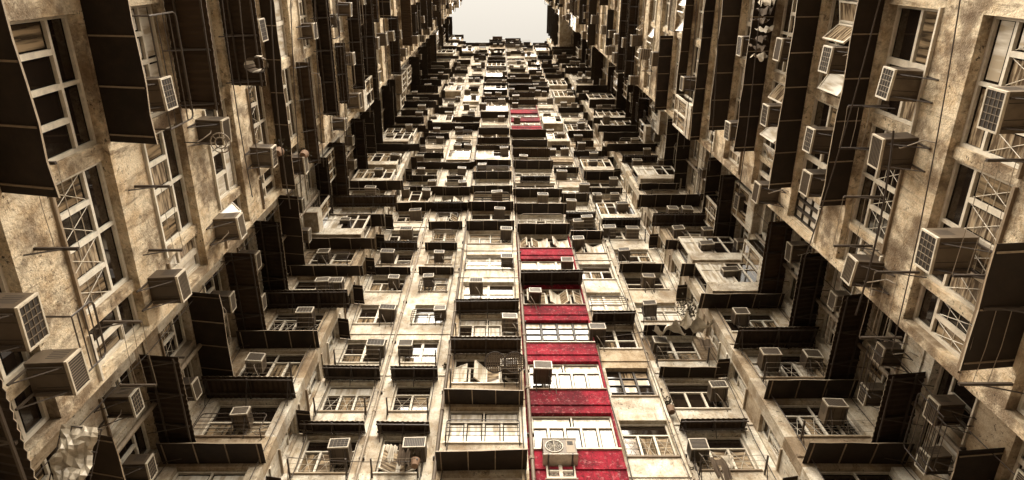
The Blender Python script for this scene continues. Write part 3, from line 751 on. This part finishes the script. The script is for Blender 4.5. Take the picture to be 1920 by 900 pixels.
hang(F_T6, 6.6, .55, win_z(2, 0) + 1.1, .9, .7, 6, 'sheet_pale', 'plastic_sheet', 'glossy pale plastic sheet spread like a fan beside the crumpled one', 'plastic sheet', 'loose plastic sheets', rx=R(-60), rz=R(20), amp=.1)
hang(F_T6, 6.85, .6, win_z(2, 0) + .35, .42, .5, 7, 'cloth_dark', 'towel', 'black towel under the fan of plastic sheet', 'towel')
hang(F_T7s, 11.9, .35, win_z(3, 0) + .1, .45, .4, 8, 'cloth_pale', 'towel', 'small pale towel at the edge of the right corner block', 'towel', rx=R(-30))
hang(F_RF, 10.7, .35, win_z(-2, SDZ) + 1.5, .3, .55, 9, 'cloth_pale', 'plastic_bag', 'pale plastic bag hanging at the lower right corner', 'bag', None)
for i in range(7):
    y = .95 + i * .22
    hang(F_RN, y, .52 + .05 * (i % 3), win_z(1, SDZ) + 1.2 - .05 * (i % 2), .34, .6, 20 + i, 'cloth_dark' if i % 3 else 'cloth_pale', 'shirt',
         ('%s shirt drying under the long right wall awning, %s of the row' % (('pale', 'creased dark', 'folded dark')[i % 3], ('topmost', 'second', 'third', 'middle', 'fifth', 'sixth', 'last')[i])),
         'shirt', out=shirt, rz=R(80 + 6 * (i % 3)))
def foil_mesh(w, h, seed):
    r = random.Random(seed); nx, ny = 8, 15; b = MB(); P_ = {}
    for i in range(nx + 1):
        for j in range(ny + 1):
            seam = (i % 2 == 0) or (j % 3 == 0)
            P_[i, j] = Vector((w * (i / nx - .5) * (1 + .15 * math.sin(j * .9)) + r.uniform(-.008, .008), (.0 if seam else -.03) + r.uniform(-.012, .012) + .05 * math.sin(j * .7 + i * .5), -h * j / ny + r.uniform(-.01, .01)))
    for i in range(nx):
        for j in range(ny):
            q = [P_[i, j], P_[i + 1, j], P_[i + 1, j + 1], P_[i, j + 1]]
            tris = ((0, 1, 2), (0, 2, 3)) if r.random() < .5 else ((0, 1, 3), (1, 2, 3))
            for t in tris:
                b.quad([q[a] for a in t], 'foil'); b.quad([q[a] + Vector((0, .006, 0)) for a in reversed(t)], 'foil')
    return b.mesh('foil')
# the crumpled foil over a wire grid at the lower left
fo = empty('draped_grid')
b = MB()
for i in range(5): b.tube([(-.26 + .13 * i, 0, 0), (-.26 + .13 * i, .03, -.9)], .008, 'steel', 4)
for j in range(7): b.tube([(-.27, .005 * j, -.15 * j), (.27, .005 * j, -.15 * j)], .008, 'steel', 4)
link('wire_grid', b.mesh('wire_grid'), fo); f2 = link('foil', foil_mesh(.48, .9, 31), fo); f2.location = (0, -.04, .02)
F_LN.place(fo, 5.85, .62, 7.4 + CAM_Z); fo.rotation_euler = (R(55), 0, R(8)); single(fo, 'crumpled foil draped on a wire grid at the lower left', 'foil')
# bundle under the awning on the left wall
b = MB(); r2 = random.Random(5)
for q in range(26):
    a = q * .52; t = .18 + .06 * r2.random()
    b.quad([(t * math.cos(a), 1.5 * t * math.sin(a), -.2 + .1 * r2.random()), (t * math.cos(a + .5), 1.5 * t * math.sin(a + .5), -.18 + .1 * r2.random()), (.9 * t * math.cos(a + .4), .9 * t * math.sin(a + .4), .12 + .1 * r2.random()), (.8 * t * math.cos(a), .8 * t * math.sin(a), .14 + .08 * r2.random())], 'cloth_dark' if q % 3 else 'cloth_pale')
o = link('cloth_bundle', b.mesh('cloth_bundle', True)); o.scale = (.8, .8, .8); F_LN.place(o, 2.1, 1.0, 15.0 + CAM_Z); single(o, 'crumpled pale bundle hanging below a dark awning of the left wall', 'bundle')
# ring of a plant stand on the left wall
b = MB()
for rr in (.2, .11): b.tube([(rr * math.cos(t * math.pi / 10), rr * math.sin(t * math.pi / 10), 0) for t in range(21)], .014, 'steel_pale', 5)
for q in range(8): a = q * math.pi / 4; b.tube([(.11 * math.cos(a), .11 * math.sin(a), 0), (.2 * math.cos(a), .2 * math.sin(a), 0)], .01, 'steel_pale', 4)
b.tube([(0, .2, 0), (0, .75, .05)], .012, 'steel', 4)
o = link('pot_ring', b.mesh('pot_ring')); F_LN.place(o, 3.35, .75, 13.0 + CAM_Z); single(o, 'round metal pot ring jutting from the rough left wall', 'pot ring')

# plants: leaf by leaf
def plant(name, face, u, d, z, spread, nl, seed, label, pot=True):
    r = random.Random(seed); o = empty(name); face.place(o, u, d, z)
    lf, st = MB(), MB()
    for s_ in range(max(4, nl // 14)):
        a = r.uniform(0, 6.28); e = (spread * .8 * math.cos(a) * r.random(), spread * .8 * math.sin(a) * r.random(), spread * r.uniform(.4, 1.3))
        st.tube([(0, 0, 0), (e[0] * .4, e[1] * .4, e[2] * .6), e], .007, 'steel', 4)
        for q in range(14):
            t = r.uniform(.3, 1.05); c = Vector((e[0] * t, e[1] * t, e[2] * t)) + Vector((r.gauss(0, .06), r.gauss(0, .06), r.gauss(0, .06))) * (spread / .4)
            v = Vector((r.uniform(-1, 1), r.uniform(-1, 1), r.uniform(-.8, .4))).normalized() * r.uniform(.06, .12); w_ = v.cross(Vector((0, 0, 1))).normalized() * .028
            lf.quad([c, c + v * .5 + w_, c + v, c + v * .5 - w_], 'leaf')
    link('foliage', lf.mesh('foliage'), o); link('stem', st.mesh('stem'), o)
    if pot:
        p = MB(); n = 12
        for q in range(n):
            a, c = q * 2 * math.pi / n, (q + 1) * 2 * math.pi / n
            p.quad([(.09 * math.cos(a), .09 * math.sin(a), -.2), (.09 * math.cos(c), .09 * math.sin(c), -.2), (.13 * math.cos(c), .13 * math.sin(c), .02), (.13 * math.cos(a), .13 * math.sin(a), .02)], 'pot')
        p.quad([(.09 * math.cos(q * 2 * math.pi / n), .09 * math.sin(q * 2 * math.pi / n), -.2) for q in range(n)], 'pot')
        link('pot', p.mesh('pot'), o)
    return single(o, label, 'plant', 'plants growing on the walls')
plant('shrub', F_T6, 7.0, .5, win_z(3, 0) - .2, .62, 170, 3, 'dark straggly shrub growing beside the right corner block', False)
plant('potted_plant', F_T2, -2.2, .5, win_z(0, 0) - .1, .25, 56, 4, 'small dark plant beside the hanging towel')
plant('potted_plant', F_T6, 5.0, .25, win_z(1, 0) - .3, .3, 56, 5, 'climbing plant between pale strip and recessed wall')
plant('potted_plant', F_LN, 4.6, .55, win_z(1, SDZ) + .2, .35, 84, 6, 'larger bushy plant on the left wall above an air conditioner')
plant('potted_plant', F_LN, 5.3, .5, win_z(2, SDZ) - .1, .28, 56, 7, 'leafy plant on the left wall near its far edge')
plant('weed_tuft', F_T2, -1.85, .06, win_z(2, 0) - .35, .18, 42, 8, 'small weed tuft sprouting from the pale wall left of the grey block', False)
plant('weed_tuft', F_T6, 4.95, .05, win_z(0, 0) - .2, .25, 56, 9, 'weeds sprouting on the wall right of the pale strip', False)

# drain pipes
def drain(face, u, d, z0, z1, r, label, seed):
    rr = random.Random(seed); o = empty('drain_pipe', (0, 0, 0)); face.place(o, u, d, 0)
    b = MB(); pts = [(0, 0, z0)]; z = z0
    while z < z1: z = min(z1, z + 6); pts.append((rr.uniform(-.015, .015), 0, z))
    b.tube(pts, r, 'pipe', 8)
    for zz in range(int(z0), int(z1), 3): b.tube([(0, 0, zz), (0, 0, zz + .12)], r * 1.35, 'pipe', 8)
    link('pipe', b.mesh('pipe', True), o)
    for zz in range(int(z0) + 1, min(int(z1), 40), 3):
        c = MB(); c.box(-r * 1.9, r * 1.9, 0, d, zz, zz + .05, 'steel'); link('pipe_clip', c.mesh('pipe_clip'), o)
    return single(o, label, 'drain pipe', 'drain pipes down the walls')
drain(F_T4, .80, .10, 0, TOP, .05, 'thin drain pipe down the edge of the red block', 1)
drain(F_T2, -1.72, .12, 0, TOP - 1, .055, 'drain pipe between flat pale wall and grey projecting block', 2)
drain(F_T2, -3.75, .10, 0, TOP - 1, .04, 'thin drain pipe between two window rows of the flat pale wall', 3)
drain(F_T6, 4.93, .10, 0, TOP - 1, .06, 'drain pipe in the corner between pale strip and recessed wall', 4)
drain(F_LF, 9.68, .11, 0, HS - 2, .06, 'drain pipe on the set-back left wall', 5)
drain(F_RF, 9.68, .11, 0, HS - 2, .06, 'drain pipe on the set-back right wall', 6)

# loose cables strung over the walls
def cable(p, q, sag, r, label):
    b = MB(); p, q = Vector(p), Vector(q); n = 14
    b.tube([p.lerp(q, i / n) + Vector((0, 0, -sag * 4 * (i / n) * (1 - i / n))) for i in range(n + 1)], r, 'steel', 4)
    return single(link('cable', b.mesh('cable', True)), label, 'cable', 'loose cables')
cable(F_LN.P(.4, .75, 14.2 + CAM_Z), F_LN.P(4.9, .75, 14.2 + CAM_Z), .12, .012, 'thin cable running along the left wall, lower of a pair')
cable(F_LN.P(.4, .9, 14.75 + CAM_Z), F_LN.P(5.2, .85, 14.6 + CAM_Z), .12, .012, 'thin cable running along the left wall, upper of a pair')
cable(F_LN.P(.3, 1.05, 16.4 + CAM_Z), F_LN.P(5.8, 1.0, 15.9 + CAM_Z), .3, .016, 'twisted cable hanging under the awnings of the left wall')
cable(F_RN.P(.6, 1.0, 11.6 + CAM_Z), F_RN.P(5.6, .9, 12.6 + CAM_Z), .1, .014, 'long thin cable down the right wall beside the dark awning')
cable(F_RN.P(.4, .8, 9.9 + CAM_Z), F_RN.P(5.9, .8, 9.4 + CAM_Z), .1, .011, 'thin cable crossing the big windows of the right wall')
cable(F_RN.P(2.6, .7, 10.9 + CAM_Z), F_RN.P(5.9, .8, 10.6 + CAM_Z), .15, .02, 'thick black cable beside the big windows of the right wall')
cable(F_T2.P(-5.6, .5, win_z(0, 0) + .05), F_T2.P(-2.0, .5, win_z(0, 0) - .1), .1, .012, 'cable slung across the flat pale wall')
cable(F_T5.P(3.3, .4, win_z(2, 0) + .1), F_T5.P(5.0, .4, win_z(2, 0) + .5), .06, .012, 'short cable slung across the pale strip')

crnd = random.Random(17)
for (face, d, us, where) in [(F_T2, .12, (-5.45, -3.95, -2.05), 'flat pale wall'), (F_T3, .1, (-1.4, .6), 'grey projecting block'), (F_T5, .1, (3.25, 4.72), 'pale strip'), (F_T6, .15, (5.15, 7.1), 'recessed wall'),
                             (F_T1, .12, (-8.1, -5.9), 'left corner block'), (F_T7, .12, (7.5, 9.7), 'right corner block'), (F_LF, .2, (8.3,), 'set-back left wall'), (F_RF, .2, (8.9,), 'set-back right wall')]:
    for i, u in enumerate(us):
        b = MB(); z = 10; pts = []
        while z < 95: pts.append(face.P(u + crnd.uniform(-.08, .08), d + crnd.uniform(-.06, .06), z)); z += crnd.uniform(1.2, 3.2)
        b.tube(pts, .014, 'steel', 4)
        side = ['outer edge', 'inner edge'] if len(us) == 2 else (['edge by the corner', 'middle', 'edge by the grey block'] if len(us) == 3 else ['middle'])
        single(link('cable', b.mesh('cable', True)), 'wavy black cable hanging down the %s, along its %s' % (where, side[i]), 'cable', 'loose cables')

for tw, face, d, lab in (('LN', F_LN, .8, 'rough left wall'), ('RN', F_RN, .8, 'rough right wall')):
    for i, k in enumerate((1, 2, 3, 5, 7)):
        z = win_z(k, SDZ) + crnd.uniform(.2, 1.2)
        cable(face.P(.8, d + crnd.uniform(-.2, .3), z), face.P(6.0, d + crnd.uniform(-.2, .2), z + crnd.uniform(-.3, .3)), .12, .013, 'cable strung along the %s among its awnings, %s such up' % (lab, ('lowest', 'second', 'third', 'fourth', 'topmost')[i]))
# the top storeys of the set-back right block jut out
b = MB(); b.box(7.95, 9.895, 6.25, 11.25, ZB[26], HS - .9, 'plaster_cream')
for k in range(26, KS):
    for y in (7.2, 8.7, 10.2): b.box(7.90, 7.949, y - .5, y + .5, win_z(k, SDZ), win_z(k, SDZ) + 1.6, 'pane_dark'); b.box(7.88, 7.949, y - .56, y + .56, win_z(k, SDZ) - .08, win_z(k, SDZ) - .003, 'frame_white')
    b.box(7.45, 7.948, 6.6, 10.9, win_z(k, SDZ) + 1.9, win_z(k, SDZ) + 1.95, 'awning')
link('jutting_storey', b.mesh('jutting_storey'), TOWERS['RF'])

# the courtyard floor far below
b = MB(); b.quad([(-600, -600, 0), (600, -600, 0), (600, 600, 0), (-600, 600, 0)], 'ground')
g = link('courtyard_ground', b.mesh('courtyard_ground')); g['kind'] = 'structure'

# ------------------------------------------------------------------ camera
cam = bpy.data.objects.new('camera', bpy.data.cameras.new('camera')); COL.objects.link(cam)
cam.data.sensor_width = 36; cam.data.lens = 1255 / 1920 * 36; cam.data.shift_x = 22 / 1920
cam.data.clip_end = 3000; cam.data.clip_start = .05
TILT = 67.3
cam.location = (0, 0, CAM_Z); cam.rotation_euler = (R(90 + TILT), 0, 0)
scene.camera = cam

# ------------------------------------------------------------------ leave out what no view of the place would show, then say which is which
bpy.context.view_layer.update()
dg = bpy.context.evaluated_depsgraph_get()
def in_frame(p):
    d = Vector(p) - cam.location; th = R(TILT)
    zc = math.cos(th) * d.y + math.sin(th) * d.z
    if zc < .2: return False
    x = 938 + 1255 * d.x / zc; y = 450 - 1255 * (-math.sin(th) * d.y + math.cos(th) * d.z) / zc
    return -12 < x < 1932 and -12 < y < 912
def seen(o, need):
    fam = {o.name} | {c.name for c in o.children_recursive}
    bb = [Vector(c) for c in o.bound_box]
    lo = Vector((min(c[i] for c in bb) for i in range(3))); hi = Vector((max(c[i] for c in bb) for i in range(3)))
    n = 0
    for fx in (.04, .3, .5, .7, .96):
        for fy in (.02, .5, .9):
            for fz in (.05, .5, .95):
                p = o.matrix_world @ Vector((lo.x + (hi.x - lo.x) * fx, lo.y + (hi.y - lo.y) * fy, lo.z + (hi.z - lo.z) * fz))
                if not in_frame(p): continue
                d = p - cam.location
                hit, loc, _n, _i, ob, _m = scene.ray_cast(dg, cam.location, d.normalized(), distance=d.length + .05)
                if not hit or ob.name in fam:
                    n += 1
                    if n >= need: return True
    return False
gone = [r for r in REG if not seen(r['o'], 2 if r['k'] < 8 else 15)]
for r in gone:
    REG.remove(r)
    for c in list(r['o'].children_recursive) + [r['o']]: bpy.data.objects.remove(c)

ORD = ['lowest', 'second', 'third', 'fourth', 'fifth', 'sixth', 'seventh', 'eighth', 'ninth', 'tenth', 'eleventh', 'twelfth', 'thirteenth', 'fourteenth', 'fifteenth', 'sixteenth', 'seventeenth', 'eighteenth', 'nineteenth', 'twentieth']
TENS = {20: 'twenty', 30: 'thirty', 40: 'forty'}
def ordinal(i):
    if i < 20: return ORD[i]
    n = i + 1; t, u = n // 10 * 10, n % 10
    return TENS[t] + ('-' + ('', 'first', 'second', 'third', 'fourth', 'fifth', 'sixth', 'seventh', 'eighth', 'ninth')[u] if u else '') if u else {30: 'thirtieth', 40: 'fortieth'}[n]
WHERE = {('T1', 0): 'the left corner block', ('T2', 0): 'the flat wall beside the left corner block', ('T2', 1): 'the flat wall, inner windows nearer the centre', ('T3', 0): 'the projecting block left of the red one',
         ('T4', 0): 'the red block', ('T5', 0): 'the pale strip right of the red block', ('T6', 0): 'the recessed wall right of the pale strip', ('T7', 0): 'the right corner block',
         ('T1s', 0): 'the left corner block\'s narrow side', ('T7s', 0): 'the right corner block\'s narrow side',
         ('LN', 0): 'the rough left wall, outermost windows', ('LN', 1): 'the rough left wall, middle windows', ('LN', 2): 'the rough left wall, narrow end windows',
         ('LF', 0): 'the set-back left wall', ('LF', 1): 'the set-back left wall, corner windows',
         ('RN', 0): 'the rough right wall, outermost windows', ('RN', 1): 'the rough right wall, middle windows', ('RN', 2): 'the rough right wall, narrow end windows',
         ('RF', 0): 'the set-back right wall', ('RF', 1): 'the set-back right wall, corner windows'}
LOOK = {'ac': (lambda r: ('boxy louvred', 'grid-fronted', 'slatted')[r['v']] + ' air conditioner'), 'awning': (lambda r: ('flat dark awning' if r['style'] == 'flat' else 'corrugated awning')),
        'rack': (lambda r: {'guard': 'bent tube guard', 'loop': 'looped drying rack', 'line': 'clothes line rack'}[r['style']])}
by = {}
for r in REG: by.setdefault((r['kind'], r['tw'], r['col']), []).append(r)
for (kind, tw, col), rs in by.items():
    rs.sort(key=lambda r: r['o'].location.z)
    fam = {'ac': 'air conditioner', 'awning': 'awning', 'rack': 'rack'}[kind]
    for i, r in enumerate(rs):
        r['o']['label'] = '%s, %s %s up %s' % (LOOK[kind](r), ordinal(i), {'ac': 'one', 'awning': 'awning', 'rack': 'rack'}[kind], WHERE[(tw, col)])

# ------------------------------------------------------------------ light
w = bpy.data.worlds.new('World'); scene.world = w; w.use_nodes = True
nt = w.node_tree; nt.nodes.clear()
out = nt.nodes.new('ShaderNodeOutputWorld'); bg = nt.nodes.new('ShaderNodeBackground')
sky = nt.nodes.new('ShaderNodeTexSky'); sky.sky_type = 'NISHITA'; sky.sun_disc = False
SUN_EL, SUN_AZ = 50, 180
sky.sun_elevation = R(SUN_EL); sky.sun_rotation = R(SUN_AZ); sky.dust_density = 6; sky.air_density = 1.5
bw = nt.nodes.new('ShaderNodeRGBToBW'); nt.links.new(sky.outputs[0], bw.inputs[0])     # hazy overcast, toned like the print
tint = mixc(nt, 1.0, bw.outputs[0], (1.0, .93, .815), 'MULTIPLY')
nt.links.new(tint, bg.inputs[0]); bg.inputs[1].default_value = .069
nt.links.new(bg.outputs[0], out.inputs[0])
sun = bpy.data.objects.new('sun', bpy.data.lights.new('sun', 'SUN')); COL.objects.link(sun)
sun.data.energy = 2.8; sun.data.angle = R(115); sun.data.color = (1, .93, .815)
sun.rotation_euler = (R(90 - SUN_EL), 0, 0); sun.location = (0, -20, 160)

scene.view_settings.view_transform = 'Standard'; scene.view_settings.look = 'None'
scene.view_settings.exposure = 2.15; scene.view_settings.gamma = 1
scene.render.engine = 'CYCLES'
scene.cycles.max_bounces = 5; scene.cycles.diffuse_bounces = 1; scene.cycles.glossy_bounces = 3
scene.cycles.use_denoising = True
print('KINDS', {k: sum(r['kind'] == k for r in REG) for k in ('ac', 'awning', 'rack')})
print('THINGS', len(REG), 'left out', len(gone))
